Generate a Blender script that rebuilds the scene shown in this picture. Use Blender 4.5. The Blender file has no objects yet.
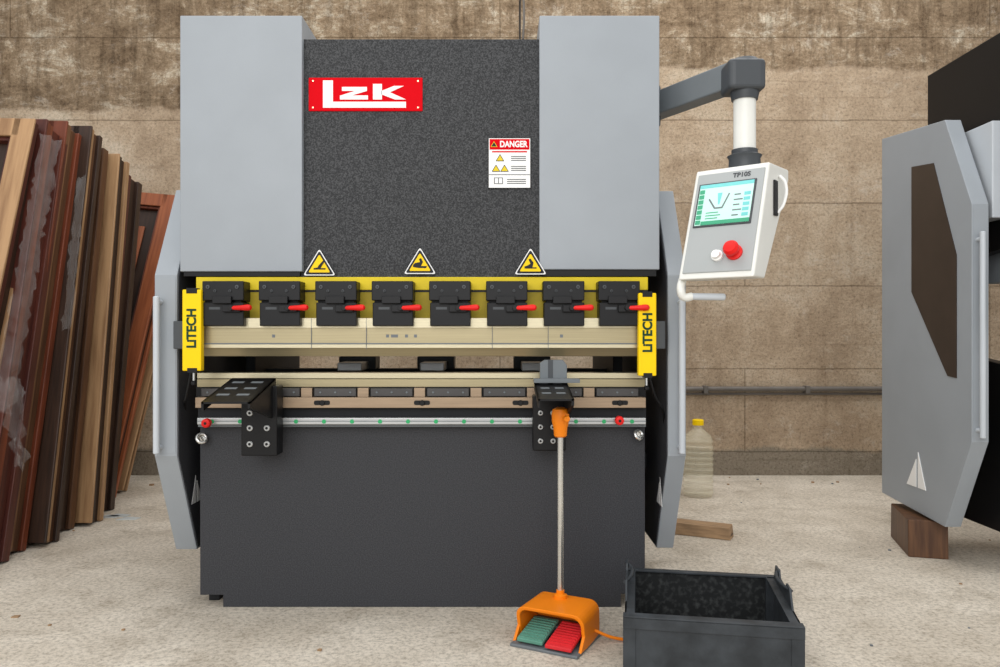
import bpy, bmesh, math, random
from mathutils import Vector, Matrix
random.seed(4)
F=777.8; H=0.985
def X(px,Y): return (px-500)*Y/F
def Z(py,Y): return H-(py-333.5)*Y/F
def srgb(c):
    return tuple(((v/255)/12.92 if v/255<=0.04045 else (((v/255)+0.055)/1.055)**2.4) for v in c)+(1,)
# ---------------------------------------------------------------- materials
def mat(name,col,rough=0.5,metal=0.0,var=0.12,scale=8,bump=0.0,bscale=200,stretch=(1,1,1),alpha=1.0,trans=0.0,col2=None,emit=0,pos=(0.35,0.65),spec=0.5,det=6):
    m=bpy.data.materials.new(name); m.use_nodes=True
    nt=m.node_tree; b=nt.nodes['Principled BSDF']; L=nt.links
    tc=nt.nodes.new('ShaderNodeTexCoord'); mp=nt.nodes.new('ShaderNodeMapping')
    mp.inputs['Scale'].default_value=stretch
    L.new(tc.outputs['Object'],mp.inputs[0])
    n=nt.nodes.new('ShaderNodeTexNoise'); n.inputs['Scale'].default_value=scale; n.inputs['Detail'].default_value=det
    L.new(mp.outputs[0],n.inputs['Vector'])
    r=nt.nodes.new('ShaderNodeValToRGB')
    c=srgb(col)
    if col2: c2=srgb(col2)
    else: c2=tuple(min(1,v*(1+var)) for v in c[:3])+(1,)
    c1=c if col2 else tuple(v*(1-var) for v in c[:3])+(1,)
    r.color_ramp.elements[0].color=c1; r.color_ramp.elements[1].color=c2
    r.color_ramp.elements[0].position=pos[0]; r.color_ramp.elements[1].position=pos[1]
    L.new(n.outputs[0],r.inputs[0]); L.new(r.outputs[0],b.inputs['Base Color'])
    b.inputs['Roughness'].default_value=rough; b.inputs['Metallic'].default_value=metal
    b.inputs['Specular IOR Level'].default_value=spec
    if alpha<1: b.inputs['Alpha'].default_value=alpha
    if trans: b.inputs['Transmission Weight'].default_value=trans
    if emit:
        L.new(r.outputs[0],b.inputs['Emission Color']); b.inputs['Emission Strength'].default_value=emit
    if bump:
        n2=nt.nodes.new('ShaderNodeTexNoise'); n2.inputs['Scale'].default_value=bscale
        L.new(mp.outputs[0],n2.inputs['Vector'])
        bp=nt.nodes.new('ShaderNodeBump'); bp.inputs['Strength'].default_value=bump; bp.inputs['Distance'].default_value=0.002
        L.new(n2.outputs[0],bp.inputs['Height']); L.new(bp.outputs[0],b.inputs['Normal'])
    return m
M={}
M['dark']=mat('powdercoat_charcoal',(36,37,39),0.6,0,0,230,0.35,260,col2=(74,75,77),pos=(0.42,0.64),spec=0.3,det=2)
M['bed']=mat('painted_bed_plate',(50,51,55),0.55,0,0,230,0.25,260,col2=(62,63,67),pos=(0.4,0.62),spec=0.3,det=2)
M['inner']=mat('inner_dark',(30,32,35),0.6,0,0.1,spec=0.3)
M['grey']=mat('light_grey_paint',(152,158,164),0.45,0,0.03,5,0.15,350,spec=0.4)
M['greyl']=mat('pale_grey_paint',(190,196,202),0.4,0,0.03,5)
M['black']=mat('black_oxide',(18,18,20),0.42,0.1,0.15,spec=0.3)
M['blackp']=mat('black_plastic',(13,13,15),0.5,0,0.1,spec=0.3)
M['yellow']=mat('yellow_paint',(222,196,28),0.5,0,0.06,spec=0.3)
M['yellowd']=mat('yellow_ram_edge',(164,144,32),0.55,0,0.12,20,spec=0.3)
M['lyel']=mat('yellow_guard',(250,208,6),0.45,0,0.03,spec=0.2)
M['steel']=mat('brushed_tool_steel',(166,154,122),0.36,0.6,0.06,10,0.06,80,(0.3,0.3,20))
M['steell']=mat('polished_tool_edge',(204,194,164),0.28,0.6,0.04,10,0.05,80,(0.3,0.3,20))
M['steel2']=mat('ground_steel_tan',(160,138,114),0.42,0.35,0.08,10,0.06,80,(0.6,0.3,14))
M['alu']=mat('aluminium_rail',(186,188,188),0.35,0.6,0.06)
M['chrome']=mat('chrome',(215,215,212),0.22,0.9,0.05)
M['green']=mat('green_marker',(30,160,95),0.5)
M['dgreen']=mat('dark_green_print',(16,62,44),0.6,spec=0.2)
M['red']=mat('red_plastic',(222,26,22),0.45,spec=0.3)
M['redp']=mat('red_sign',(212,4,20),0.7,0,0.02,spec=0.08)
M['white']=mat('white_paint',(240,240,238),0.5,0,0.02,spec=0.3)
M['panelw']=mat('panel_white_paint',(226,226,220),0.4,0,0.02)
M['panelg']=mat('panel_grey_face',(166,170,170),0.5,0,0.02,spec=0.3)
M['orange']=mat('orange_plastic',(244,134,14),0.45,0,0.05,spec=0.3)
M['teal']=mat('teal_pedal',(92,144,126),0.6,spec=0.25)
M['redpedal']=mat('red_pedal',(206,42,48),0.55,spec=0.3)
M['armg']=mat('arm_grey',(106,112,116),0.45,0,0.05)
M['armd']=mat('arm_dark_grey',(60,64,68),0.45,0,0.05)
M['dieb']=mat('die_clamp_grey',(70,68,68),0.45,0.2,0.1)
M['bin']=mat('bin_slate_paint',(54,58,62),0.55,0,0.3,14,0.3,60,spec=0.3)
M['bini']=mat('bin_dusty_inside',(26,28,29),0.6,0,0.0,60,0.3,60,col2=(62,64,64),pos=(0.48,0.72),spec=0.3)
M['cream']=mat('screen_cream',(186,226,214),0.3,0,0.03,emit=0.25)
M['scrg']=mat('screen_green',(50,150,112),0.3,0,0.05,emit=0.2)
M['scrb']=mat('screen_teal',(104,190,190),0.3,0,0.05,emit=0.22)
M['bot']=mat('clear_plastic',(228,222,196),0.12,0,0.05,alpha=0.30)
M['film']=mat('stretch_film',(235,235,235),0.12,0,0.05,alpha=0.11)
M['pipe']=mat('conduit_pipe_grey',(104,98,92),0.5,0.2,0.15)
M['paleblock']=mat('pale_wood',(160,130,98),0.7,0,0.25,10,0.3,60,(1,6,6))
M['debris']=mat('debris_grey',(185,190,190),0.7)
def wood(name,c1,c2,rough=0.45):
    return mat(name,c1,rough,0,0,9,0.25,60,(5,5,0.35),col2=c2,spec=0.35)
WOODS=[wood('wood_tan',(140,106,74),(174,138,100)),wood('wood_redbrown',(92,44,26),(124,62,38)),
 wood('wood_brown',(76,50,34),(104,72,48)),wood('wood_dark',(42,28,20),(62,42,31)),
 wood('wood_orange',(128,68,40),(158,90,54)),wood('wood_mahogany',(66,30,24),(90,44,32)),wood('wood_walnut',(106,74,50),(138,100,70))]
# ---------------------------------------------------------------- geometry
def link(o,parent=None,m=None):
    bpy.context.collection.objects.link(o)
    if parent: o.parent=parent
    if m: o.data.materials.append(m)
    return o
def empty(name,loc=(0,0,0),rot=(0,0,0)):
    e=bpy.data.objects.new(name,None); e.location=loc; e.rotation_euler=rot; e.empty_display_size=0.1
    bpy.context.collection.objects.link(e); return e
def bev(o,w,seg=2):
    if w:
        md=o.modifiers.new('bevel','BEVEL'); md.width=w; md.segments=seg; md.limit_method='ANGLE'
    return o
def box(name,x0,x1,y0,y1,z0,z1,m,parent=None,b=0.002,seg=2):
    x0,x1=sorted((x0,x1));y0,y1=sorted((y0,y1));z0,z1=sorted((z0,z1))
    v=[(x,y,z) for x in(x0,x1) for y in(y0,y1) for z in(z0,z1)]
    f=[(0,1,3,2),(4,6,7,5),(0,4,5,1),(2,3,7,6),(0,2,6,4),(1,5,7,3)]
    me=bpy.data.meshes.new(name); me.from_pydata(v,[],f); me.update()
    o=bpy.data.objects.new(name,me); link(o,parent,m); return bev(o,b,seg)
def pbox(name,p0,p1,q0,q1,Y0,Y1,m,parent=None,b=0.002,seg=2):
    return box(name,X(p0,Y0),X(p1,Y0),Y0,Y1,Z(q0,Y0),Z(q1,Y0),m,parent,b,seg)
def prism(name,pts,axis,a0,a1,m,parent=None,b=0.0,seg=2):
    def P(p,a):
        return {'x':(a,p[0],p[1]),'y':(p[0],a,p[1]),'z':(p[0],p[1],a)}[axis]
    bm=bmesh.new()
    A=[bm.verts.new(P(p,a0)) for p in pts]; B=[bm.verts.new(P(p,a1)) for p in pts]
    bm.faces.new(A); bm.faces.new(B[::-1]); n=len(pts)
    for i in range(n): bm.faces.new((A[i],B[i],B[(i+1)%n],A[(i+1)%n]))
    bmesh.ops.recalc_face_normals(bm,faces=bm.faces)
    me=bpy.data.meshes.new(name); bm.to_mesh(me); bm.free()
    o=bpy.data.objects.new(name,me); link(o,parent,m); return bev(o,b,seg)
def lathe(name,prof,p0,d,m,parent=None,n=28):
    p0=Vector(p0); d=Vector(d).normalized()
    u=d.orthogonal().normalized(); w=d.cross(u)
    bm=bmesh.new(); rings=[]
    for t,r in prof:
        rings.append([bm.verts.new(p0+d*t+(u*math.cos(2*math.pi*i/n)+w*math.sin(2*math.pi*i/n))*max(r,1e-4)) for i in range(n)])
    for a,b_ in zip(rings,rings[1:]):
        for i in range(n): 
            f=bm.faces.new((a[i],a[(i+1)%n],b_[(i+1)%n],b_[i])); f.smooth=True
    bm.faces.new(rings[0][::-1]); bm.faces.new(rings[-1])
    bmesh.ops.recalc_face_normals(bm,faces=bm.faces)
    me=bpy.data.meshes.new(name); bm.to_mesh(me); bm.free()
    o=bpy.data.objects.new(name,me); link(o,parent,m)
    md=o.modifiers.new('es','EDGE_SPLIT'); md.split_angle=math.radians(35)
    return o
def cyl(name,p0,p1,r,m,parent=None,n=24,c=0.0):
    d=Vector(p1)-Vector(p0); l=d.length
    c=min(c,r*0.4,l*0.3)
    prof=[(0,r),(l,r)] if c==0 else [(0,r-c),(c,r),(l-c,r),(l,r-c)]
    return lathe(name,prof,p0,d,m,parent,n)
def tube(name,pts,r,m,parent=None):
    cu=bpy.data.curves.new(name,'CURVE'); cu.dimensions='3D'; cu.bevel_depth=r; cu.bevel_resolution=4; cu.use_fill_caps=True
    s=cu.splines.new('BEZIER'); s.bezier_points.add(len(pts)-1)
    for bp,p in zip(s.bezier_points,pts):
        bp.co=p; bp.handle_left_type='AUTO'; bp.handle_right_type='AUTO'
    o=bpy.data.objects.new(name,cu); link(o,parent); cu.materials.append(m); return o
def text(name,s,loc,size,m,parent=None,rot=(math.pi/2,0,0),bold=0.0,sx=1.0):
    cu=bpy.data.curves.new(name,'FONT'); cu.body=s; cu.size=size; cu.align_x='CENTER'; cu.align_y='CENTER'; cu.extrude=0.0006; cu.offset=bold
    o=bpy.data.objects.new(name,cu); link(o,parent); cu.materials.append(m)
    o.location=loc; o.rotation_euler=rot; o.scale=(sx,1,1); return o
def rpoly(pts,r,n=4):
    out=[];N=len(pts)
    for i in range(N):
        p=Vector(pts[i]);a=Vector(pts[i-1]);b=Vector(pts[(i+1)%N])
        u=(a-p).normalized();v=(b-p).normalized()
        for k in range(n+1):
            t=k/n; out.append(tuple((p+u*r)*(1-t)**2+p*2*t*(1-t)+(p+v*r)*t*t))
    return out
# ---------------------------------------------------------------- room
WY=5.4
def node_wall():
    m=bpy.data.materials.new('weathered_concrete_wall'); m.use_nodes=True; nt=m.node_tree; L=nt.links; N=nt.nodes
    b=N['Principled BSDF']; b.inputs['Roughness'].default_value=0.95; b.inputs['Specular IOR Level'].default_value=0.15
    tc=N.new('ShaderNodeTexCoord'); sep=N.new('ShaderNodeSeparateXYZ'); L.new(tc.outputs['Object'],sep.inputs[0])
    def noise(sc,stretch,detail=8,rough=0.6,dist=0,off=(0,0,0)):
        mp=N.new('ShaderNodeMapping'); mp.inputs['Scale'].default_value=stretch; mp.inputs['Location'].default_value=off; L.new(tc.outputs['Object'],mp.inputs[0])
        n=N.new('ShaderNodeTexNoise'); n.inputs['Scale'].default_value=sc; n.inputs['Detail'].default_value=detail; n.inputs['Roughness'].default_value=rough
        n.inputs['Distortion'].default_value=dist
        L.new(mp.outputs[0],n.inputs['Vector']); return n.outputs[0]
    def ramp(src,stops):
        r=N.new('ShaderNodeValToRGB'); el=r.color_ramp.elements
        el[0].position,el[0].color=stops[0][0],stops[0][1]; el[1].position,el[1].color=stops[-1][0],stops[-1][1]
        for p,c in stops[1:-1]:
            e=el.new(p); e.color=c
        L.new(src,r.inputs[0]); return r.outputs[0]
    def mix(fac,a,c,mode='MIX'):
        x=N.new('ShaderNodeMix'); x.data_type='RGBA'; x.blend_type=mode
        if isinstance(fac,float): x.inputs[0].default_value=fac
        else: L.new(fac,x.inputs[0])
        for s,v in ((6,a),(7,c)):
            if isinstance(v,tuple): x.inputs[s].default_value=v
            else: L.new(v,x.inputs[s])
        return x.outputs[2]
    base=ramp(noise(1.6,(1,1,1.1),14,0.78,0.2),[(0.34,srgb((160,139,116))),(0.5,srgb((186,165,141))),(0.66,srgb((208,192,171)))])
    fine=ramp(noise(55,(1,1,1),6,0.8),[(0.38,(0.58,0.57,0.55,1)),(0.47,(0.96,0.96,0.95,1)),(0.64,(1.14,1.13,1.12,1))])
    c=mix(1.0,base,fine,'MULTIPLY')
    up=ramp(noise(3.8,(0.8,1,1.3),15,0.85,0.3),[(0.34,srgb((88,72,56))),(0.45,srgb((134,114,92))),(0.54,srgb((162,142,118))),(0.63,srgb((216,205,186)))])
    drip=ramp(noise(7,(2.6,1,0.35),10,0.75),[(0.40,(0.60,0.58,0.56,1)),(0.54,(1.04,1.03,1.02,1))])
    up=mix(0.75,up,drip,'MULTIPLY'); up=mix(1.0,up,fine,'MULTIPLY')
    wob=N.new('ShaderNodeMath'); wob.operation='MULTIPLY_ADD'; L.new(noise(4.0,(0.6,1,0.3),10,0.7),wob.inputs[0]); wob.inputs[1].default_value=0.20; L.new(sep.outputs[2],wob.inputs[2])
    mr=N.new('ShaderNodeMapRange'); mr.inputs[1].default_value=2.91; mr.inputs[2].default_value=2.94
    mrx=N.new('ShaderNodeMapRange'); L.new(sep.outputs[0],mrx.inputs[0]); mrx.inputs[1].default_value=-1.0; mrx.inputs[2].default_value=-2.0; mrx.inputs[3].default_value=0; mrx.inputs[4].default_value=0.28
    add=N.new('ShaderNodeMath'); add.operation='ADD'; L.new(wob.outputs[0],add.inputs[0]); L.new(mrx.outputs[0],add.inputs[1]); L.new(add.outputs[0],mr.inputs[0])
    c=mix(mr.outputs[0],c,up)
    mr2=N.new('ShaderNodeMapRange'); L.new(wob.outputs[0],mr2.inputs[0]); mr2.inputs[1].default_value=0.30; mr2.inputs[2].default_value=0.27
    c=mix(mr2.outputs[0],c,mix(1.0,srgb((142,131,116)),fine,'MULTIPLY'))
    bl=ramp(noise(2.6,(1,1,1),15,0.85,0.2,(3,0,1)),[(0.53,(1,1,1,1)),(0.64,(0.72,0.69,0.66,1))])
    c=mix(0.8,c,bl,'MULTIPLY')
    run=ramp(noise(3.4,(1.8,1,0.22),12,0.75,0.2,(1,0,7)),[(0.56,(1,1,1,1)),(0.66,(0.78,0.75,0.72,1))])
    c=mix(0.8,c,run,'MULTIPLY')
    pf=ramp(noise(4.5,(0.8,1,1.1),15,0.88,0.3,(8,0,4)),[(0.55,(0,0,0,1)),(0.67,(0.6,0.6,0.6,1))])
    c=mix(pf,c,srgb((220,210,195)))
    pl=ramp(noise(1.0,(0.35,1,16),4,0.5,0.2),[(0.33,(0.78,0.76,0.74,1)),(0.37,(1,1,1,1))])
    c=mix(0.6,c,pl,'MULTIPLY')
    cb=N.new('ShaderNodeCombineXYZ'); L.new(sep.outputs[0],cb.inputs[0])
    ad=N.new('ShaderNodeMath'); ad.operation='SUBTRACT'; L.new(sep.outputs[2],ad.inputs[0]); ad.inputs[1].default_value=0.175
    nz=N.new('ShaderNodeMath'); nz.operation='MULTIPLY_ADD'; L.new(noise(5,(1,1,1)),nz.inputs[0]); nz.inputs[1].default_value=0.02; L.new(ad.outputs[0],nz.inputs[2]); L.new(nz.outputs[0],cb.inputs[1])
    br=N.new('ShaderNodeTexBrick'); L.new(cb.outputs[0],br.inputs['Vector']); br.inputs['Scale'].default_value=1
    br.inputs['Brick Width'].default_value=3.4; br.inputs['Row Height'].default_value=0.575; br.inputs['Mortar Size'].default_value=0.006; br.inputs['Mortar Smooth'].default_value=0.5
    br.inputs['Color1'].default_value=(1.02,1.02,1.02,1); br.inputs['Color2'].default_value=(0.94,0.94,0.93,1); br.inputs['Mortar'].default_value=(0.50,0.48,0.45,1)
    c=mix(0.8,c,br.outputs[0],'MULTIPLY')
    L.new(c,b.inputs['Base Color'])
    bp=N.new('ShaderNodeBump'); bp.inputs['Strength'].default_value=0.8; bp.inputs['Distance'].default_value=0.02
    L.new(noise(24,(1,1,1.2),12,0.8),bp.inputs['Height']); L.new(bp.outputs[0],b.inputs['Normal'])
    return m
def node_floor():
    m=bpy.data.materials.new('dusty_concrete_floor'); m.use_nodes=True; nt=m.node_tree; L=nt.links; N=nt.nodes
    b=N['Principled BSDF']; b.inputs['Roughness'].default_value=0.9; b.inputs['Specular IOR Level'].default_value=0.25
    tc=N.new('ShaderNodeTexCoord')
    def noise(sc,detail=8,rough=0.6,dist=0):
        n=N.new('ShaderNodeTexNoise'); n.inputs['Scale'].default_value=sc; n.inputs['Detail'].default_value=detail; n.inputs['Roughness'].default_value=rough; n.inputs['Distortion'].default_value=dist
        L.new(tc.outputs['Object'],n.inputs['Vector']); return n.outputs[0]
    def ramp(s,a,ca,b_,cb):
        r=N.new('ShaderNodeValToRGB'); e=r.color_ramp.elements; e[0].position=a;e[0].color=ca;e[1].position=b_;e[1].color=cb
        L.new(s,r.inputs[0]); return r.outputs[0]
    def mul(a,c):
        x=N.new('ShaderNodeMix'); x.data_type='RGBA'; x.blend_type='MULTIPLY'; x.inputs[0].default_value=1; L.new(a,x.inputs[6]); L.new(c,x.inputs[7]); return x.outputs[2]
    c=ramp(noise(1.6,12,0.7,0.3),0.35,srgb((190,179,163)),0.66,srgb((222,213,199)))
    c=mul(c,ramp(noise(60,6,0.8),0.38,(0.62,0.61,0.59,1),0.54,(1.08,1.08,1.08,1)))
    c=mul(c,ramp(noise(4,14,0.82,0.4),0.36,(0.74,0.72,0.69,1),0.5,(1,1,1,1)))
    L.new(c,b.inputs['Base Color'])
    bp=N.new('ShaderNodeBump'); bp.inputs['Strength'].default_value=0.5; bp.inputs['Distance'].default_value=0.008
    L.new(noise(45,10,0.75),bp.inputs['Height']); L.new(bp.outputs[0],b.inputs['Normal'])
    return m
box('floor',-7,7,-3,WY+0.2,-0.1,0,node_floor(),b=0)
box('wall_back',-7,7,WY,WY+0.2,0,4.2,node_wall(),b=0)
# ---------------------------------------------------------------- press brake
PB=empty('press_brake')
def cframe(name,x0,x1,yf,parent,zt=2.0,dep=1.15):
    pts=[(yf,0.0),(yf+dep,0.0),(yf+dep,zt-0.05),(yf+dep-0.1,zt),(yf,zt),(yf,1.12),(yf+0.38,1.12),(yf+0.42,1.06),(yf+0.42,0.74),(yf+0.38,0.68),(yf,0.68)]
    return prism(name,pts,'x',x0,x1,M['inner'],parent,0.003)
cframe('side_frame_left',-1.075,-1.035,2.87,PB)
cframe('side_frame_right',0.478,0.518,2.87,PB)
Yb=2.80
bp=[(X(200,Yb),Z(410,Yb)),(X(645,Yb),Z(410,Yb)),(X(645,Yb),Z(594,Yb)),(X(621,Yb),Z(594,Yb)),(X(621,Yb),0.0),(X(223,Yb),0.0),(X(223,Yb),Z(595,Yb)),(X(200,Yb),Z(595,Yb))]
prism('bed_front_plate',bp,'y',Yb,Yb+0.06,M['bed'],PB,0.002)
box('rear_crossmember',-1.03,0.475,3.75,3.95,0.1,0.6,M['inner'],PB)
box('hydraulic_tank',-0.95,0.40,3.15,3.7,1.25,1.95,M['inner'],PB)
prism('ram_plate',[(X(197,2.75),Z(39,2.75)),(X(647,2.75),Z(39,2.75)),(X(647,2.75),Z(300,2.75)),(X(197,2.75),Z(300,2.75))],'y',2.75,2.82,M['dark'],PB,0.003)
CY=2.725
for n,a,b_,zt,zb in (('left',180,302,15.5,271.5),('right',539.5,659.5,15.5,269.5)):
    box('cylinder_cover_'+n,X(a,CY),X(b_,CY),CY,3.05,Z(zt,CY),Z(zb,CY),M['grey'],PB,0.003,3)
    Xa,Xb=(X(a,CY),X(b_,CY))
    box('cover_shadow_gap_'+n,Xa+0.01,Xb-0.01,CY+0.008,2.75,Z(276,CY),Z(268,CY),M['blackp'],PB,0)
pbox('ram_yellow_lip',196,648,277,290,2.735,2.75,M['yellow'],PB,0.002)
pbox('ram_yellow_base',196,648,291,320,2.74,2.79,M['yellowd'],PB,0.002)
pbox('ram_groove',196,648,289.5,292,2.738,2.75,M['blackp'],PB,0)
yk=2.70
def tz(py): return Z(py,yk)
prism('upper_punch_tool',[(yk,tz(318)),(yk,tz(344)),(yk+0.012,tz(349)),(yk+0.03,tz(356.5)),(yk+0.04,tz(356.5)),(yk+0.055,tz(344)),(yk+0.055,tz(318))],'x',X(199,yk),X(640,yk),M['steel'],PB,0.0015)
pbox('punch_step_line',200,639,343,344.2,yk-0.001,yk+0.01,M['armg'],PB,0)
pbox('punch_top_line',200,639,318,328,yk-0.004,yk+0.01,M['steell'],PB,0.001)
pbox('punch_edge',200,639,344.4,348,yk-0.002,yk+0.01,M['steell'],PB,0.001)
for px in (386,391,405,414,272,560): pbox('punch_stamp_mark',px,px+(3 if px!=391 else 7),334.5,337.5,yk-0.001,yk,M['armg'],PB,0)
for px in (311,366,492,548): pbox('punch_segment_joint',px,px+0.5,318,349,yk-0.0045,yk,M['armg'],PB,0)
cl=[202,258.5,315,371.5,429,486,543,598.5]
for i,c in enumerate(cl):
    y=2.665; g='clamp_%d_'%(i+1)
    pbox(g+'upper_block',c,c+41.5,281,300.5,y,2.74,M['black'],PB,0.003)
    pbox(g+'lower_block',c+1,c+41.5,302.5,326,y+0.005,2.74,M['black'],PB,0.003)
    pbox(g+'web',c+3,c+39,299,304,y+0.02,2.74,M['blackp'],PB,0)
    pbox(g+'wedge_plate',c+10,c+29,296,303.5,y-0.012,y,M['black'],PB,0.002)
    pbox(g+'wedge_lower',c+20,c+38,305,312,y-0.01,y+0.01,M['black'],PB,0.002)
    for bx,by in ((6,287),(35,287),(13,291),(28,291)):
        cc=Vector((X(c+bx,y),y-0.004,Z(by,y)))
        cyl(g+'bolt',cc,cc+Vector((0,0.008,0)),0.007 if bx in(6,35) else 0.005,M['armd'],PB,16,0.001)
        cyl(g+'bolt_socket',cc+Vector((0,-0.0006,0)),cc+Vector((0,0.002,0)),0.003,M['blackp'],PB,6)
    p=Vector((X(c+29,y-0.015),y-0.016,Z(308,y-0.015)))
    lathe(g+'red_lever',[(0,0.004),(0.01,0.007),(0.035,0.0085),(0.06,0.011),(0.070,0.009),(0.074,0.003)],p,(1,-0.12,0.02),M['red'],PB,16)
    cyl(g+'lever_pivot',p+Vector((0,-0.006,0)),p+Vector((0,0.02,0)),0.009,M['black'],PB,16,0.001)
    pbox(g+'label',c+7,c+18,307,309.5,y+0.0045,y+0.006,M['armd'],PB,0)
pbox('lower_die_top',197,645,373,378.5,2.79,2.86,M['steell'],PB,0.001)
pbox('lower_die_body',197,645,379.2,387,2.785,2.86,M['steel'],PB,0.001)
pbox('die_holder_dark',196,646,386,398,2.79,2.86,M['blackp'],PB,0.001)
for i in range(8):
    a=201+i*56.5
    pbox('die_holder_clamp_%d'%(i+1),a,a+42,388.5,396.5,2.765,2.80,M['dieb'],PB,0.002)
    for k in (6,21,36):
        cc=Vector((X(a+k,2.76),2.762,Z(392.5,2.76))); cyl('die_bolt',cc,cc+Vector((0,0.006,0)),0.004,M['armg'],PB,12,0.001)
    if i<7: pbox('die_holder_spacer_%d'%(i+1),a+43.5,a+54.5,388,397,2.77,2.80,M['steel2'],PB,0.001)
pbox('bed_rail',195,646,397.5,408,2.75,2.84,M['steel2'],PB,0.002)
for px in (322,422,520.5,620):
    pts=rpoly([(X(px-8,2.75),Z(405,2.75)),(X(px+8,2.75),Z(405,2.75)),(X(px+8,2.75),Z(400.5,2.75)),(X(px-8,2.75),Z(400.5,2.75))],0.007)
    prism('rail_slot',pts,'y',2.7485,2.76,M['blackp'],PB)
    cc=Vector((X(px,2.745),2.744,Z(403,2.745))); cyl('slot_bolt',cc,cc+Vector((0,0.01,0)),0.010,M['black'],PB,16,0.002)
pbox('bed_top_recess',198,646,408,418,2.785,2.84,M['inner'],PB,0)
pbox('sliding_rail',197,646,418,424.5,2.735,2.76,M['alu'],PB,0.002)
pbox('sliding_rail_groove',197,646,420.8,421.6,2.734,2.74,M['armg'],PB,0)
pbox('rail_mount_strip',198,646,424,427,2.76,2.80,M['armg'],PB,0.001)
for i in range(16):
    px=212+i*28
    if 240<px<280: continue
    cc=Vector((X(px,2.735),2.7335,Z(421.5,2.735))); cyl('rail_scale_dot',cc,cc+Vector((0,0.004,0)),0.0075,M['green'],PB,14)
for px,py in ((205,423.5),(620,421)):
    cc=Vector((X(px,2.69),2.69,Z(py,2.69))); lathe('red_stop_knob',[(0,0.009),(0.004,0.015),(0.02,0.016),(0.024,0.012),(0.045,0.008)],cc,(0,1,0),M['red'],PB,20)
    cyl('knob_center',cc+Vector((0,-0.001,0)),cc+Vector((0,0.003,0)),0.005,M['black'],PB,12)
for px,py in ((202,438),(638.5,434.5)):
    c=Vector((X(px,2.77),2.765,Z(py,2.77)))
    bpy.ops.mesh.primitive_torus_add(major_radius=0.016,minor_radius=0.006,location=c,rotation=(math.pi/2-0.5,0.3,0.4))
    o=bpy.context.object; o.name='eye_bolt_ring'; o.data.materials.append(M['chrome']); o.parent=PB
    cyl('eye_bolt_shank',c+Vector((0.0,0.012,0)),c+Vector((0,0.04,0)),0.007,M['chrome'],PB,12)
    cyl('eye_bolt_flange',c+Vector((0.0,0.015,0)),c+Vector((0,0.021,0)),0.013,M['chrome'],PB,16)
box('backgauge_beam',-1.03,0.47,3.42,3.5,0.74,0.83,M['inner'],PB)
for x in (-0.62,-0.28,0.14):
    box('backgauge_finger',x-0.05,x+0.05,3.2,3.45,0.83,0.865,M['alu'],PB,0.004)
    box('backgauge_block',x-0.08,x+0.08,3.38,3.5,0.83,0.885,M['armd'],PB,0.004)
box('rear_panel',-1.03,0.475,3.99,4.01,0.15,0.80,M['blackp'],PB)
def guard(P,tag,xo,xi,yf,ya,yb,z0,z1,c0,c1,m,z0b=None,z1b=None,r=0.009):
    z0b=z0 if z0b is None else z0b; z1b=z1 if z1b is None else z1b
    pr=[(yf,c0),(yf,c1),(ya,z1),(yb,z1b),(yb,z0b),(ya,z0)]
    prism('side_guard_'+tag,pr,'x',xo,xi,m,P,0.003)
    s=1 if xi>xo else -1
    g=0.010
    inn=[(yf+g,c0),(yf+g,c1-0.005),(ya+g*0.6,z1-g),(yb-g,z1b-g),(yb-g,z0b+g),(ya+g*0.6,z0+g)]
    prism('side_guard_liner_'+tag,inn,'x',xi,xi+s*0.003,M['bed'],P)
    prism('guard_flange_'+tag,[(yf-0.002,c0+0.01),(yf-0.002,c1-0.01),(yf+0.001,c1-0.01),(yf+0.001,c0+0.01)],'x',xo+s*0.004,xi-s*0.004,M['grey'],P)
    hx=xo+s*0.022
    ht=(c1-c0)
    cyl('guard_handle_'+tag,(hx,yf-0.035,c0+ht*0.02),(hx,yf-0.035,c1-ht*0.12),r,M['greyl'],P,16,0.003)
    for zz in (c0+ht*0.05,c1-ht*0.15):
        cyl('guard_handle_post_'+tag,(hx,yf-0.037,zz),(hx,yf+0.002,zz),r*0.8,M['greyl'],P,12)
yf=2.72
guard(PB,'left',X(154.5,yf),X(177,yf),yf,2.90,3.75,0.18,1.52,Z(456,yf),Z(275,yf),M['grey'],r=0.011)
guard(PB,'right',X(686,yf),X(668,yf),yf,2.92,3.75,0.18,1.52,Z(456,yf),Z(275,yf),M['grey'],r=0.011)
def tri_mark(name,x0,x1,y,z,s,P):
    for k,(a,b_,c) in enumerate((((0,0),(0.4,0),(0.4,1)),((0.5,0),(1,0),(0.5,0.8)))):
        prism(name,[(y+q[0]*s,z+q[1]*s) for q in (a,b_,c)],'x',x0,x1,M['white'],P)
tri_mark('guard_logo',X(177,yf)+0.003,X(177,yf)+0.004,2.84,0.36,0.10,PB)
tri_mark('guard_logo',X(668,yf)-0.004,X(668,yf)-0.003,2.80,0.36,0.10,PB)
for z in (0.45,1.3):
    box('guard_hinge_left',X(177,yf)+0.002,-1.06,3.1,3.2,z,z+0.06,M['inner'],PB)
    box('guard_hinge_right',0.50,X(668,yf)-0.002,3.1,3.2,z,z+0.06,M['inner'],PB)
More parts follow.
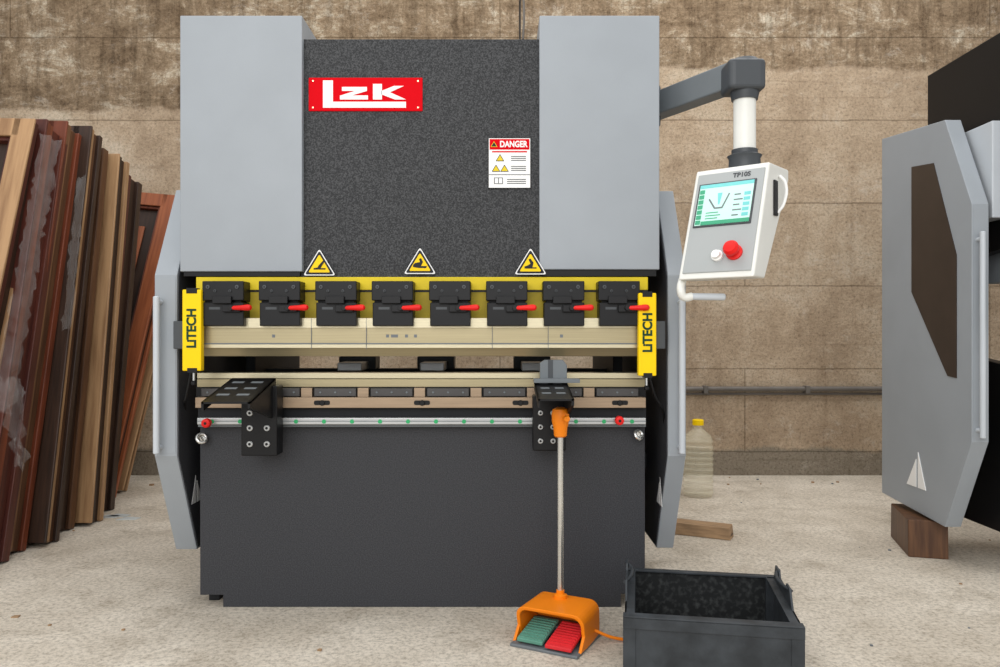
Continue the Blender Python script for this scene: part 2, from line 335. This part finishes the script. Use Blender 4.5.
for n,a,b_,q0,q1 in (('left',182,201,289.5,371),('right',638.5,656.5,293,376)):
    Y=2.65
    pbox('laser_guard_'+n,a,b_,q0,q1,Y,Y+0.03,M['lyel'],PB,0.004)
    pbox('laser_window_'+n,a+4,b_-4,q0-1.5,q0+4,Y-0.001,Y+0.025,M['blackp'],PB,0.001)
    pbox('laser_foot_'+n,a+5,b_-4,q1-3,q1+2,Y-0.001,Y+0.025,M['blackp'],PB,0.001)
    text('laser_label_'+n,'LiTECH',(X((a+b_)/2+0.4,Y),Y-0.001,Z((q0+q1)/2-2,Y)),0.044,M['dgreen'],PB,(math.pi/2,-math.pi/2,0),0.0016,0.95)
    xx=X((a+b_)/2,Y)
    cyl('laser_stem_'+n,(xx,Y+0.02,Z(q1+1,Y)),(xx,Y+0.02,Z(q1+12,Y)),0.004,M['chrome'],PB,12)
    lathe('laser_knob_'+n,[(0,0.003),(0.004,0.009),(0.014,0.009),(0.018,0.003)],(xx,Y+0.02,Z(q1+15,Y)),(0,0,1),M['black'],PB,14)
    s=-1 if n=='left' else 1
    e=a if s<0 else b_
    pbox('laser_bracket_'+n,e-2 if s>0 else e-9,e+9 if s>0 else e+2,321,349,Y+0.025,Y+0.07,M['armd'],PB,0.003)
    box('laser_bracket_arm_'+n,xx-0.015,xx+0.02,Y+0.028,2.76,1.03,1.07,M['armd'],PB)
tube('sensor_cable',[(X(649,2.66),2.67,Z(375,2.66)),(X(656,2.7),2.70,Z(398,2.7)),(X(664,2.72),2.74,Z(412,2.7)),(X(660,2.9),2.9,Z(450,2.9))],0.004,M['blackp'],PB)
tube('sensor_cable',[(X(190,2.66),2.67,Z(372,2.66)),(X(186,2.7),2.70,Z(398,2.7)),(X(180,2.72),2.76,Z(405,2.7)),(X(190,2.9),2.9,Z(450,2.9))],0.004,M['blackp'],PB)
def slantarm(tag,xl,xr,zb,zf,yb,yf_,m):
    W=xr-xl
    def pl(name,a,b_,t0,t1,th=0.006,mm=m,off=0):
        ya,yb_=yb+(yf_-yb)*t0,yb+(yf_-yb)*t1; za,zb_=zb+(zf-zb)*t0,zb+(zf-zb)*t1
        prism(name,[(ya,za+off),(yb_,zb_+off),(yb_,zb_-th+off),(ya,za-th+off)],'x',xl+W*a,xl+W*b_,mm,PB)
    pl('arm_top_plate_'+tag,0,1,0,1)
    for i in range(3):
        for j in range(2):
            pl('arm_slot_'+tag,0.14+0.42*j,0.40+0.42*j,0.17+0.26*i,0.23+0.26*i,0.001,M['armg'],0.0012)
    pl('arm_cheek_'+tag,0,0.05,0,1,0.028); 
    prism('arm_gusset_'+tag,[(yb,zb),(yf_,zf),(yf_,zf-0.02),(yb-0.02,zb-0.14),(yb,zb-0.14)],'x',xr-0.008,xr,m,PB)
y=2.66
pbox('support_carrier_left',241,277,386,456,y,2.735,M['black'],PB,0.004)
pbox('support_carrier_right',533,566,396,451,y,2.735,M['black'],PB,0.004)
for pxs,pys,r in (((250,267),(413,428,444),0.0105),((540.5,553),(413,427,441),0.009)):
    for px in pxs:
        for py in pys:
            c=Vector((X(px,y),y-0.006,Z(py,y))); cyl('carrier_bolt',c,c+Vector((0,0.01,0)),r,M['alu'],PB,18,0.002)
            cyl('carrier_bolt_socket',c+Vector((0,-0.0008,0)),c+Vector((0,0.004,0)),r*0.5,M['blackp'],PB,6)
slantarm('left',X(232,2.7),X(276,2.7),Z(378,2.7),Z(402,2.42),2.70,2.42,M['black'])
slantarm('right',X(534,2.7),X(566,2.7),Z(380,2.7),Z(399,2.40),2.70,2.40,M['black'])
prism('arm_backstop',[(X(540,y),Z(380,y)),(X(540,y),Z(363,y)),(X(545,y),Z(360,y)),(X(563,y),Z(360,y)),(X(567,y),Z(365,y)),(X(567,y),Z(380,y))],'y',y,y+0.035,M['armg'],PB,0.002)
pbox('arm_backstop_slot',548,553,360,380,y-0.001,y+0.01,M['armd'],PB,0)
pbox('arm_backstop_lip',534,580,379,383,y-0.05,y,M['armg'],PB,0.001)
y=2.745
pbox('logo_plate',308.5,422.5,77.5,111,y,2.751,M['redp'],PB,0.002)
def lp(px,py): return (X(px,y),Z(py,y))
def strk(name,pts): prism(name,[lp(*p) for p in pts],'y',y-0.0015,y+0.001,M['white'],PB)
strk('logo_L',[(323,80.5),(333,80.5),(333,101.8),(406,101.8),(406,107.8),(323,107.8)])
strk('logo_z',[(342,87),(367,87),(367,91),(352,95.5),(368,95.5),(368,99.6),(340,99.6),(340,95.8),(355,91),(342,91)])
strk('logo_k_stem',[(373,84),(382,84),(382,99.6),(373,99.6)])
strk('logo_k_upper',[(381.5,91),(394,86),(404,86),(390,92.3),(406,99.6),(395,99.6),(381.5,94.5)])
for px in (313,418):
    for py in (81,107.5):
        c=Vector((X(px,y),y-0.001,Z(py,y))); cyl('logo_rivet',c,c+Vector((0,0.004,0)),0.003,M['steell'],PB,12)
def sg(name,a,b_,c,d,m,o=0.0): pbox(name,a,b_,c,d,y-0.0006-o,y+0.003,m,PB,0)
sg('danger_sign',488,531,137.5,188.5,M['blackp'],-0.0004)
sg('danger_sign_face',488.8,530.2,138.3,187.7,M['white'],0)
sg('danger_header',489.6,529.4,139,149.6,M['redp'],0.0005)
text('danger_text','DANGER',(X(513.5,y),y-0.0018,Z(144.5,y)),0.030,M['white'],PB,bold=0.0010,sx=0.80)
sg('danger_caption',492,527,151,152.4,M['redp'],0.0005)
def wtri(name,px,py,h,m1,m2,o=0.001,yy=None,detail=True):
    yy=yy or y
    w=h*1.155
    def T(s,m,oo):
        pts=[(px-w/2*s,py+h/6+h/2*s-h/6*s),(px+w/2*s,py+h/6+h/2*s-h/6*s),(px,py+h/6-h*0.62*s)]
        pts=rpoly([(X(a,yy),Z(b_,yy)) for a,b_ in pts],h*s*0.00035)
        prism(name,pts,'y',yy-oo,yy-oo+0.001,m,PB)
    if detail: T(1.12,M['white'],o-0.0004)
    T(1.0,m1,o); T(0.76,m2,o+0.0004)
for px,py in ((500,157.5),(496,168),(504.5,168)):
    wtri('danger_triangle',px,py,7.5,M['blackp'],M['yellow'],0.0016,detail=False)
wtri('danger_header_triangle',494,144,6,M['yellow'],M['blackp'],0.0016,detail=False)
for py in (156,158,160,166,168,170): sg('danger_lines',511,526,py,py+0.8,M['armd'],0.0005)
for py in (179,181,183): sg('danger_lines_low',507,526,py,py+0.8,M['armd'],0.0005)
sg('danger_book',494,503,177.5,184,M['armd'],0.0005); sg('danger_book_page',494.8,498.1,178.2,183.3,M['white'],0.001); sg('danger_book_page2',498.9,502.2,178.2,183.3,M['white'],0.001)
sg('danger_rule',489,530,174.3,175,M['armd'],0.0005)
for i,(px,py) in enumerate(((319.5,262),(420,260.5),(530.5,261))):
    Yw=2.735 if i!=2 else 2.72
    wtri('warning_triangle_%d'%(i+1),px,py,25,M['blackp'],M['lyel'],0.003,Yw)
    Yt=Yw-0.0045
    def q(dx,dy): return (X(px+dx,Yt),Z(py+2.5+dy,Yt))
    if i==0: pc=[q(-6,5),q(6,5),q(6,3.6),q(1,3.6),q(5,-3),q(3.5,-4),q(-1,1),q(-2,3),q(-6,3.6)]
    elif i==1: pc=[q(-7,4),q(-1,5),q(6,5),q(7,3),q(1,3),q(3,-1),q(1,-5),q(-1,-4),q(0,-1),q(-5,0),q(-7,2)]
    else: pc=[q(-6,5),q(6,5),q(6,3.8),q(2,3.8),q(3,-1),q(0,-5),q(-2,-4),q(0,0),q(-3,2),q(-6,3)]
    prism('warning_pictogram_%d'%(i+1),pc,'y',Yt,Yt+0.001,M['blackp'],PB)
tube('ram_hose',[(X(523,2.79),2.79,Z(39,2.79)),(X(524,2.79),2.79,Z(15,2.79)),(X(522,2.79),2.82,Z(-20,2.79)),(X(522,3.0),3.3,2.0)],0.004,M['pipe'],PB)
# ---------------------------------------------------------------- control panel
CP=empty('control_panel')
a=math.radians(38); 
PY=2.42
R=Matrix.Translation((X(678,PY),PY,Z(280,PY)))@Matrix.Rotation(-a,4,'Z')
hd=empty('panel_housing_group'); hd.parent=CP; hd.matrix_local=R
w=0.238; t=math.radians(21); h=0.385; hs,hc=h*math.sin(t),h*math.cos(t)
prism('housing',[(0,0),(hs,hc),(hs+0.18,hc+0.005),(hs+0.18,hc-0.03),(0.095,0.0)],'x',0,w,M['panelw'],hd,0.006,3)
fc=empty('panel_face_group'); fc.parent=hd; fc.matrix_local=Matrix.Rotation(-t,4,'X')
box('face_plate',0.012,w-0.010,-0.004,0.004,0.02,h-0.018,M['panelg'],fc,0.002)
box('screen_bezel',0.022,w-0.030,-0.007,0.0,0.175,h-0.055,M['armd'],fc,0.002)
box('screen',0.028,w-0.036,-0.008,-0.002,0.181,h-0.061,M['cream'],fc,0)
box('screen_top_bar',0.028,w-0.036,-0.009,-0.002,h-0.073,h-0.061,M['scrb'],fc,0)
box('screen_bottom_bar',0.048,w-0.036,-0.009,-0.002,0.181,0.194,M['scrg'],fc,0)
for i in range(7): box('screen_side_key',0.030,0.046,-0.0095,-0.002,0.184+i*0.018,0.198+i*0.018,M['scrg'],fc,0)
prism('screen_profile_graph',[(0.062,0.27),(0.085,0.235),(0.112,0.235),(0.13,0.285),(0.126,0.287),(0.109,0.240),(0.088,0.240),(0.066,0.273)],'y',-0.009,-0.002,M['armg'],fc)
prism('screen_tool_graph',[(0.09,0.29),(0.105,0.29),(0.100,0.25),(0.096,0.25)],'y',-0.009,-0.002,M['scrb'],fc)
for i in range(5):
    box('screen_text_row',0.145,0.165+0.008*(i%2),-0.009,-0.002,0.205+i*0.018,0.209+i*0.018,M['armg'],fc,0)
    box('screen_value_box',0.176,0.196,-0.009,-0.002,0.202+i*0.018,0.213+i*0.018,M['scrb'],fc,0)
for i in range(3): box('screen_text_low',0.060,0.10+0.008*(i%2),-0.009,-0.002,0.201+i*0.010,0.204+i*0.010,M['scrg'],fc,0)
text('panel_label','TP10S',(w*0.66,-0.005,h-0.036),0.022,M['armd'],fc,bold=0.0005)
lathe('estop_base',[(0,0.025),(0.008,0.025),(0.012,0.015),(0.02,0.015)],(w*0.72,-0.003,0.080),(0,-1,0),M['red'],fc)
lathe('estop_head',[(0,0.014),(0.006,0.023),(0.018,0.024),(0.028,0.018),(0.03,0.002)],(w*0.72,-0.022,0.080),(0,-1,0),M['red'],fc)
lathe('start_button',[(0,0.018),(0.008,0.018),(0.010,0.013),(0.02,0.013),(0.021,0.002)],(w*0.50,-0.003,0.072),(0,-1,0),M['white'],fc)
box('side_latch',w,w+0.006,hs+0.03,hs+0.06,hc-0.16,hc-0.05,M['blackp'],hd,0.002)
tube('side_pull',[(w+0.003,hs+0.08,hc-0.03),(w+0.018,hs+0.085,hc-0.05),(w+0.018,hs+0.075,hc-0.12),(w+0.003,hs+0.06,hc-0.15)],0.005,M['white'],hd)
top=Vector((X(746.5,2.55),2.57,1.845))
c0=Vector((0.56,2.98,1.84))
cx,cyy=top.x,top.y
zt_=(R@Vector((w*0.5,hs+0.06,hc))).z
cyl('boom_column',(cx,cyy,zt_+0.06),(cx,cyy,1.80),0.036,M['panelw'],CP,28)
lathe('column_joint',[(0,0.060),(0.018,0.060),(0.022,0.052),(0.055,0.050),(0.065,0.056),(0.072,0.042),(0.085,0.042)],(cx,cyy,zt_-0.005),(0,0,1),M['armd'],CP)
def bar(name,p,q_,wd,ht,m,b=0.006):
    dd=(q_-p).normalized(); nn=Vector((-dd.y,dd.x,0))*wd/2; up=Vector((0,0,ht/2))
    vs=[P+s1*nn+s2*up for P in(p,q_) for s1 in(-1,1) for s2 in(-1,1)]
    me=bpy.data.meshes.new(name); me.from_pydata([tuple(v) for v in vs],[],[(0,1,3,2),(4,6,7,5),(0,4,5,1),(2,3,7,6),(0,2,6,4),(1,5,7,3)]); me.update()
    o=bpy.data.objects.new(name,me); link(o,CP,m); return bev(o,b,3)
d=(c0-top).normalized()
bar('boom_arm',c0,top+d*0.03,0.07,0.088,M['armg'])
prism('boom_elbow',rpoly([(cx-0.066,cyy-0.055),(cx+0.055,cyy-0.055),(cx+0.055,cyy+0.06),(cx-0.066,cyy+0.06)],0.02),'z',1.78,1.878,M['armd'],CP,0.012,3)
lathe('elbow_cap',[(0,0.05),(0.012,0.042),(0.014,0.01)],(cx,cyy,1.876),(0,0,1),M['armd'],CP)
lathe('elbow_skirt',[(0,0.042),(0.03,0.048)],(cx,cyy,1.755),(0,0,1),M['armd'],CP)
box('boom_wall_mount',0.545,0.60,2.9,3.04,1.76,1.91,M['armd'],CP,0.006)
yh=2.43
tube('grab_handle_bracket',[(X(684,yh),yh+0.02,Z(279,yh)),(X(681,yh),yh,Z(291,yh)),(X(684,yh),yh,Z(297,yh)),(X(692,yh),yh,Z(296.5,yh))],0.013,M['panelw'],CP)
cyl('grab_handle',(X(690,yh),yh,Z(296.5,yh)),(X(725,yh),yh,Z(297,yh)),0.011,M['greyl'],CP,18,0.003)
# ---------------------------------------------------------------- pedal
FP=empty('foot_pedal_switch',(0.184,2.50,0),(0,0,math.radians(-27)))
w2=0.116
def archpts(w,h,r,n=6):
    p=[(-w,0)]
    for k in range(n+1):
        th=math.pi-k*(math.pi/2)/n; p.append((-w+r+r*math.cos(th),h-r+r*math.sin(th)))
    for k in range(n+1):
        th=math.pi/2-k*(math.pi/2)/n; p.append((w-r+r*math.cos(th),h-r+r*math.sin(th)))
    p.append((w,0)); return p
o_=archpts(w2,0.108,0.035); i_=archpts(w2-0.012,0.096,0.027)
bm=bmesh.new()
def fy(z): return -0.045-0.030*(z/0.118)
fr=[bm.verts.new((p[0],fy(p[1]),p[1]+0.008)) for p in o_]; fi=[bm.verts.new((p[0],fy(p[1]),p[1]+0.008)) for p in i_]
bk=[bm.verts.new((p[0]*0.96,0.09,p[1]*1.02+0.008)) for p in o_]; bi=[bm.verts.new((p[0]*0.96,0.078,p[1]*1.02+0.008)) for p in i_]
n_=len(o_)
for k in range(n_-1):
    bm.faces.new((fr[k],fr[k+1],bk[k+1],bk[k])); bm.faces.new((fi[k],fi[k+1],bi[k+1],bi[k])); bm.faces.new((fr[k],fr[k+1],fi[k+1],fi[k]))
bm.faces.new(bk); bm.faces.new(bi)
bmesh.ops.recalc_face_normals(bm,faces=bm.faces)
me=bpy.data.meshes.new('pedal_hood'); bm.to_mesh(me); bm.free()
o=bpy.data.objects.new('pedal_hood',me); link(o,FP,M['orange']); bev(o,0.003)
for s in (-1,1): prism('hood_skirt',[(-0.09,0.008),(-0.045,0.008),(-0.045,0.05),(-0.055,0.05)],'x',s*w2,s*(w2-0.010),M['orange'],FP,0.002)
box('pedal_base',-0.114,0.114,-0.115,0.095,0.0,0.010,M['armg'],FP,0.003)
prism('pedal_left_pad',[(-0.105,0.028),(0.03,0.055),(0.03,0.045),(-0.105,0.016)],'x',-0.094,-0.006,M['teal'],FP,0.003)
prism('pedal_right_pad',[(-0.115,0.028),(0.03,0.055),(0.03,0.045),(-0.115,0.016)],'x',0.006,0.094,M['redpedal'],FP,0.003)
for i in range(9):
    for x0,x1,m,o0 in ((-0.090,-0.010,M['teal'],0.105),(0.010,0.090,M['redpedal'],0.115)):
        yy=-0.100+i*0.014; zz=0.0275+(yy+o0)*0.19
        box('pedal_rib',x0,x1,yy,yy+0.005,zz,zz+0.005,m,FP,0)
box('pedal_body',-0.10,0.10,0.0,0.075,0.01,0.043,M['armd'],FP,0.003)
cyl('pedal_pole',(-0.012,0.055,0.10),(-0.012,0.055,0.66),0.0105,M['chrome'],FP,20)
lathe('pole_collar',[(0,0.022),(0.014,0.022),(0.018,0.013),(0.03,0.013)],(-0.012,0.055,0.114),(0,0,1),M['orange'],FP)
lathe('pole_orange_grip',[(0,0.016),(0.004,0.021),(0.03,0.023),(0.05,0.028),(0.075,0.029),(0.092,0.025),(0.098,0.012)],(-0.012,0.055,0.645),(0,0,1),M['orange'],FP)
cyl('grip_button',(0.018,0.025,0.71),(0.03,0.013,0.71),0.010,M['orange'],FP,16,0.002)
tube('pedal_cable',[(0.10,0.04,0.04),(0.17,0.07,0.012),(0.26,0.12,0.008),(0.38,0.22,0.008),(0.52,0.40,0.008)],0.005,M['orange'],FP)
# ---------------------------------------------------------------- bin
BN=empty('metal_scrap_bin',(0.617,2.34,0),(0,0,math.radians(-10)))
hw,hd_=0.236,0.225; hz=0.20; th=0.006
box('bin_bottom',-hw,hw,-hd_,hd_,0.0,0.012,M['bini'],BN,0)
box('bin_front',-hw,hw,-hd_,-hd_+th,0.0,hz,M['bin'],BN,0.001)
box('bin_back',-hw,hw,hd_-th,hd_,0.0,hz,M['bini'],BN,0.001)
for s,n in ((-1,'left'),(1,'right')):
    x0=s*hw; x1=s*(hw-th)
    prism('bin_end_'+n,[(-hd_,0),(-hd_,hz),(-0.10,hz),(-0.06,hz+0.05),(-0.01,hz+0.05),(0,hz+0.03),(0.10,hz+0.03),(0.11,hz+0.05),(0.17,hz+0.05),(0.20,hz),(hd_,hz),(hd_,0)],'x',x0,x1,M['bin'],BN,0.001)
    box('bin_end_rim_'+n,x0-s*0.0,x0-s*0.028,-hd_,hd_,hz-0.004,hz,M['bin'],BN,0.001)
    tube('bin_handle_'+n,[(x0+s*0.002,-0.05,hz+0.04),(x0-s*0.015,-0.0,hz+0.043),(x0-s*0.015,0.10,hz+0.043),(x0+s*0.002,0.15,hz+0.04)],0.005,M['bin'],BN)
    for yy in (-hd_-0.003,hd_-0.03):
        box('bin_corner_'+n,x0+s*0.004,x0-s*0.03,yy,yy+0.033,0.0,hz,M['bin'],BN,0.001)
box('bin_rim_front',-hw-0.004,hw+0.004,-hd_-0.006,-hd_+0.028,hz-0.004,hz+0.002,M['bin'],BN,0.001)
box('bin_rim_front_lip',-hw-0.004,hw+0.004,-hd_-0.006,-hd_-0.001,hz-0.032,hz,M['bin'],BN,0.001)
box('bin_rim_back',-hw,hw,hd_-0.02,hd_+0.004,hz-0.004,hz+0.002,M['bin'],BN,0.001)
# ---------------------------------------------------------------- door frames
def doorframe(xr,yb,t,lean,h,wd,m1,m2,m3,face=True,tilt=0.0,yaw=0.0):
    D=empty('wooden_door_frame',(xr,yb,0.0),(-math.radians(lean),math.radians(tilt),math.radians(yaw)))
    s=0.10
    # jamb as two thin rails joined by a recessed web, so the edge reads as a profiled hollow frame
    def stile(n,x0,x1,e):
        box(n+'_front_rail',x0,x1,-t,-t*0.70,0,h,m1,D,0.004)
        box(n+'_rear_rail',x0,x1,-t*0.26,0,0,h,m2,D,0.004)
        box(n+'_web',x0+0.012*(e>0),x1-0.018,-t*0.72,-t*0.24,0,h-0.004,m3,D,0.002)
    stile('stile_right',-s,0,0); stile('stile_left',-wd,-wd+s,1)
    box('head_rail',-wd,-0.02,-t+0.006,-0.006,h-s,h+0.001,m1,D,0.004)
    box('sill_rail',-wd+s,-s,-t+0.01,-0.01,0.0,s,m1,D,0.004)
    box('casing_right',-0.085,0.010,-t-0.014,-t,0.0,h+0.004,m2,D,0.004)
    box('casing_left',-wd-0.01,-wd+0.085,-t-0.014,-t,0.0,h+0.004,m2,D,0.004)
    box('casing_head',-wd+0.05,-0.05,-t-0.014,-t,h-0.085,h+0.004,m2,D,0.004)
    if face:
        box('door_leaf',-wd+s,-s,-t*0.7,-t*0.35,s,h-s,m3,D,0.003)
        for z0,z1 in ((0.2,0.75),(0.85,1.35),(1.42,h-0.22)):
            box('door_panel_rim',-wd+s+0.07,-s-0.07,-t*0.7-0.012,-t*0.7,z0,z1,m2,D,0.006)
            box('door_panel_field',-wd+s+0.11,-s-0.11,-t*0.7-0.02,-t*0.7,z0+0.04,z1-0.04,m3,D,0.008)
W_=WOODS
specs=[(-2.17,3.13,0.13,16,2.00,W_[5],W_[0],W_[3],1.2),
       (-2.12,3.36,0.19,13.5,1.99,W_[1],W_[5],W_[5],0.0),
       (-2.15,3.53,0.15,12,2.03,W_[6],W_[1],W_[2],0.9),
       (-2.09,3.69,0.12,11,2.05,W_[0],W_[3],W_[2],0.2),
       (-2.15,3.93,0.21,8.0,1.99,W_[3],W_[2],W_[3],1.0),
       (-2.09,4.10,0.13,8.0,1.96,W_[3],W_[0],W_[3],0.3)]
for sp in specs: doorframe(sp[0],sp[1],sp[2],sp[3],sp[4],0.92,sp[5],sp[6],sp[7],True,sp[8])
doorframe(-2.16,4.36,0.20,9,1.90,0.9,W_[5],W_[3],W_[3],False,0.6)
doorframe(-2.30,4.66,0.12,17.5,1.95,0.95,W_[1],W_[4],W_[3],True,5.0)
doorframe(-2.33,4.86,0.07,14.5,1.75,0.8,W_[1],W_[0],W_[3],False,7.5)
def film(name,pts,nu=30,nv=8,amp=0.02):
    bm=bmesh.new(); g=[]
    A,B,C,Dd=[Vector(p) for p in pts]
    for i in range(nu+1):
        row=[]
        for j in range(nv+1):
            u,v=i/nu,j/nv
            p=(A*(1-v)+B*v)*(1-u)+(Dd*(1-v)+C*v)*u
            p+=Vector((random.uniform(0,amp),random.uniform(-amp,amp),random.uniform(-amp,amp)))
            row.append(bm.verts.new(p))
        g.append(row)
    for i in range(nu):
        for j in range(nv):
            f=bm.faces.new((g[i][j],g[i][j+1],g[i+1][j+1],g[i+1][j])); f.smooth=True
    me=bpy.data.meshes.new(name); bm.to_mesh(me); bm.free()
    o=bpy.data.objects.new(name,me); link(o,None,M['film']); return o
film('stretch_film',[(-2.10,3.55,1.9),(-2.10,3.70,1.90),(-2.10,3.36,0.70),(-2.10,3.18,0.62)],46,5,0.014)
film('stretch_film',[(-2.09,3.20,0.80),(-2.09,3.40,0.78),(-2.06,3.36,0.40),(-2.06,3.28,0.43)],14,6,0.024)
film('stretch_film',[(-2.07,3.80,1.75),(-2.07,3.88,1.77),(-2.07,3.74,1.0),(-2.07,3.66,1.0)],26,4,0.012)
# ---------------------------------------------------------------- second press brake
P2=empty('press_brake')
gx=1.885
guard(P2,'left',gx,gx+0.068,3.107,3.295,3.84,0.165,1.89,Z(442,3.107),Z(204,3.107),M['grey'],0.20,1.945,r=0.011)
def yz(px,py):
    Yv=gx*F/(px-500); return (Yv,Z(py,Yv))
prism('guard_window',[yz(912,167),yz(934,163),yz(957,255),yz(957,378),yz(948,376),yz(912,292)],'x',gx-0.003,gx+0.001,mat('smoked_window',(58,48,42),0.3,0,0.1,spec=0.3),P2)
tri_mark('guard_logo',gx-0.003,gx,3.44,0.29,0.16,P2)
cframe2=[(3.10,0.17),(3.73,0.17),(3.73,2.22),(3.0,2.22),(3.0,1.35),(3.5,1.30),(3.5,0.9),(3.10,0.85)]
prism('side_frame_left',cframe2,'x',2.05,2.10,M['blackp'],P2,0.003)
box('cylinder_cover_left',2.12,2.62,2.95,3.4,1.2,2.2,M['grey'],P2,0.006)
box('ram_plate',2.12,4.2,3.05,3.15,1.15,2.15,M['dark'],P2)
prism('bed_front_plate',[(2.10,0.3),(2.10,0.86),(4.2,0.86),(4.2,0.17),(2.3,0.17),(2.3,0.3)],'y',3.12,3.2,M['bed'],P2,0.002)
box('upper_punch_tool',2.15,4.15,3.06,3.1,1.05,1.15,M['steel'],P2)
box('bed_rail',2.10,4.2,3.06,3.14,0.86,0.93,M['steel2'],P2)
box('laser_guard_left',2.03,2.09,2.96,3.05,1.0,1.25,M['blackp'],P2,0.004)
box('laser_bracket',2.02,2.12,3.02,3.12,1.08,1.2,M['blackp'],P2,0.004)
box('side_frame_right',4.16,4.2,3.2,3.9,0.17,2.2,M['blackp'],P2,0.003)
box('rear_beam',2.08,4.18,3.5,3.7,0.3,0.8,M['inner'],P2)
for z in (0.5,1.5): box('guard_hinge',gx+0.06,2.07,3.5,3.6,z,z+0.08,M['inner'],P2)
box('inner_light_cover',1.975,2.045,3.12,3.5,1.45,1.84,M['greyl'],P2,0.004)
def timber(name,c,rz,l,w_,h_,m,z=0):
    o=empty(name,(c[0],c[1],z),(0,0,rz)); 
    prism(name+'_body',[(-l/2,0),(l/2,0),(l/2-0.006,h_),(-l/2+0.01,h_)],'y',-w_/2,w_/2,m,o,0.004)
    prism(name+'_end_split',[(l/2-0.001,h_*0.3),(l/2+0.001,h_*0.32),(l/2+0.001,h_*0.36),(l/2-0.001,h_*0.36)],'y',-w_*0.4,w_*0.3,M['blackp'],o)
timber('wooden_support_block',(1.925,3.58),1.3,0.36,0.16,0.163,WOODS[2])
timber('wooden_offcut',(0.985,3.80),-0.45,0.29,0.09,0.06,M['paleblock'])
# ---------------------------------------------------------------- bottle
BT=empty('plastic_bottle',(X(698,4.72),4.72,0))
prof=[(0,0.07),(0.008,0.088)]
for i in range(9):
    z=0.02+i*0.034; prof+=[(z,0.092),(z+0.012,0.092),(z+0.018,0.085),(z+0.026,0.085)]
prof+=[(0.335,0.09),(0.37,0.075),(0.40,0.04),(0.41,0.03),(0.435,0.03)]
lathe('bottle_body',prof,(0,0,0),(0,0,1),M['bot'],BT,32)
lathe('bottle_cap',[(0,0.034),(0.03,0.034),(0.034,0.028)],(0,0,0.43),(0,0,1),M['lyel'],BT)
CD=empty('wall_conduit')
zc=Z(389,5.36)
cyl('conduit_tube',(1.0,5.365,zc),(4.2,5.365,zc),0.018,M['pipe'],CD,16)
cyl('conduit_tube_small',(1.0,5.38,zc-0.035),(4.2,5.38,zc-0.035),0.010,M['pipe'],CD,12)
for x in (1.4,2.1,2.8,3.6): box('conduit_clip',x,x+0.03,5.335,5.40,zc-0.03,zc+0.022,M['pipe'],CD,0.002)
db=empty('floor_debris')
for i,(px,py) in enumerate(((118,516),(128,519),(16,617),(108,517))):
    Y=H*F/(py-333.5); x=X(px,Y)
    prism('paper_scrap',[(x-0.05,Y-0.03),(x+0.05,Y-0.02),(x+0.06,Y+0.02),(x-0.02,Y+0.04)] if i!=2 else [(x-0.012,Y-0.01),(x+0.012,Y-0.008),(x+0.01,Y+0.01),(x-0.01,Y+0.008)],'z',0.0,0.004,M['debris'] if i!=2 else M['paleblock'],db)
for i in range(90):
    Y=random.uniform(2.0,5.3); x=random.uniform(-2.6,3.0); r=random.uniform(0.003,0.007)
    if i>60: Y=random.uniform(5.0,5.35); r*=2
    if -1.1<x<0.55 and 2.7<Y<4.05: continue
    prism('grit',[(x-r,Y-r*.6),(x+r*.8,Y-r),(x+r,Y+r*.7),(x-r*.5,Y+r)],'z',0,r*0.8,M['paleblock'] if i%2 else M['armg'],db)
tube('floor_cable',[(0.95,2.75,0.008),(0.93,2.5,0.008),(0.875,2.3,0.008),(0.90,2.1,0.008),(0.84,1.9,0.008),(0.80,1.6,0.008)],0.006,M['blackp'])
# ---------------------------------------------------------------- lights
w_=bpy.data.worlds.new('workshop_daylight'); bpy.context.scene.world=w_; w_.use_nodes=True
bg=w_.node_tree.nodes['Background']; bg.inputs[0].default_value=(0.98,0.99,1.0,1); bg.inputs[1].default_value=0.84
def area(name,loc,target,sx,sy,e,col):
    l=bpy.data.lights.new(name,'AREA'); l.shape='RECTANGLE'; l.size=sx; l.size_y=sy; l.energy=e; l.color=col
    o=bpy.data.objects.new(name,l); bpy.context.collection.objects.link(o); o.location=loc
    o.rotation_euler=(Vector(target)-Vector(loc)).to_track_quat('-Z','Y').to_euler(); return o
area('door_daylight',(-1.0,-3.0,3.2),(0,3.5,1.0),5,3.5,200,(1.0,0.995,0.985))
area('roof_light',(0.5,3.3,4.6),(0.2,4.0,0),6,2.5,115,(1.0,0.98,0.95))
cam=bpy.data.cameras.new('camera'); co=bpy.data.objects.new('camera',cam); bpy.context.collection.objects.link(co)
cam.sensor_width=36; cam.lens=28.0; co.location=(0,0,H); co.rotation_euler=(math.pi/2,0,0)
bpy.context.scene.camera=co
bpy.context.scene.view_settings.view_transform='Standard'
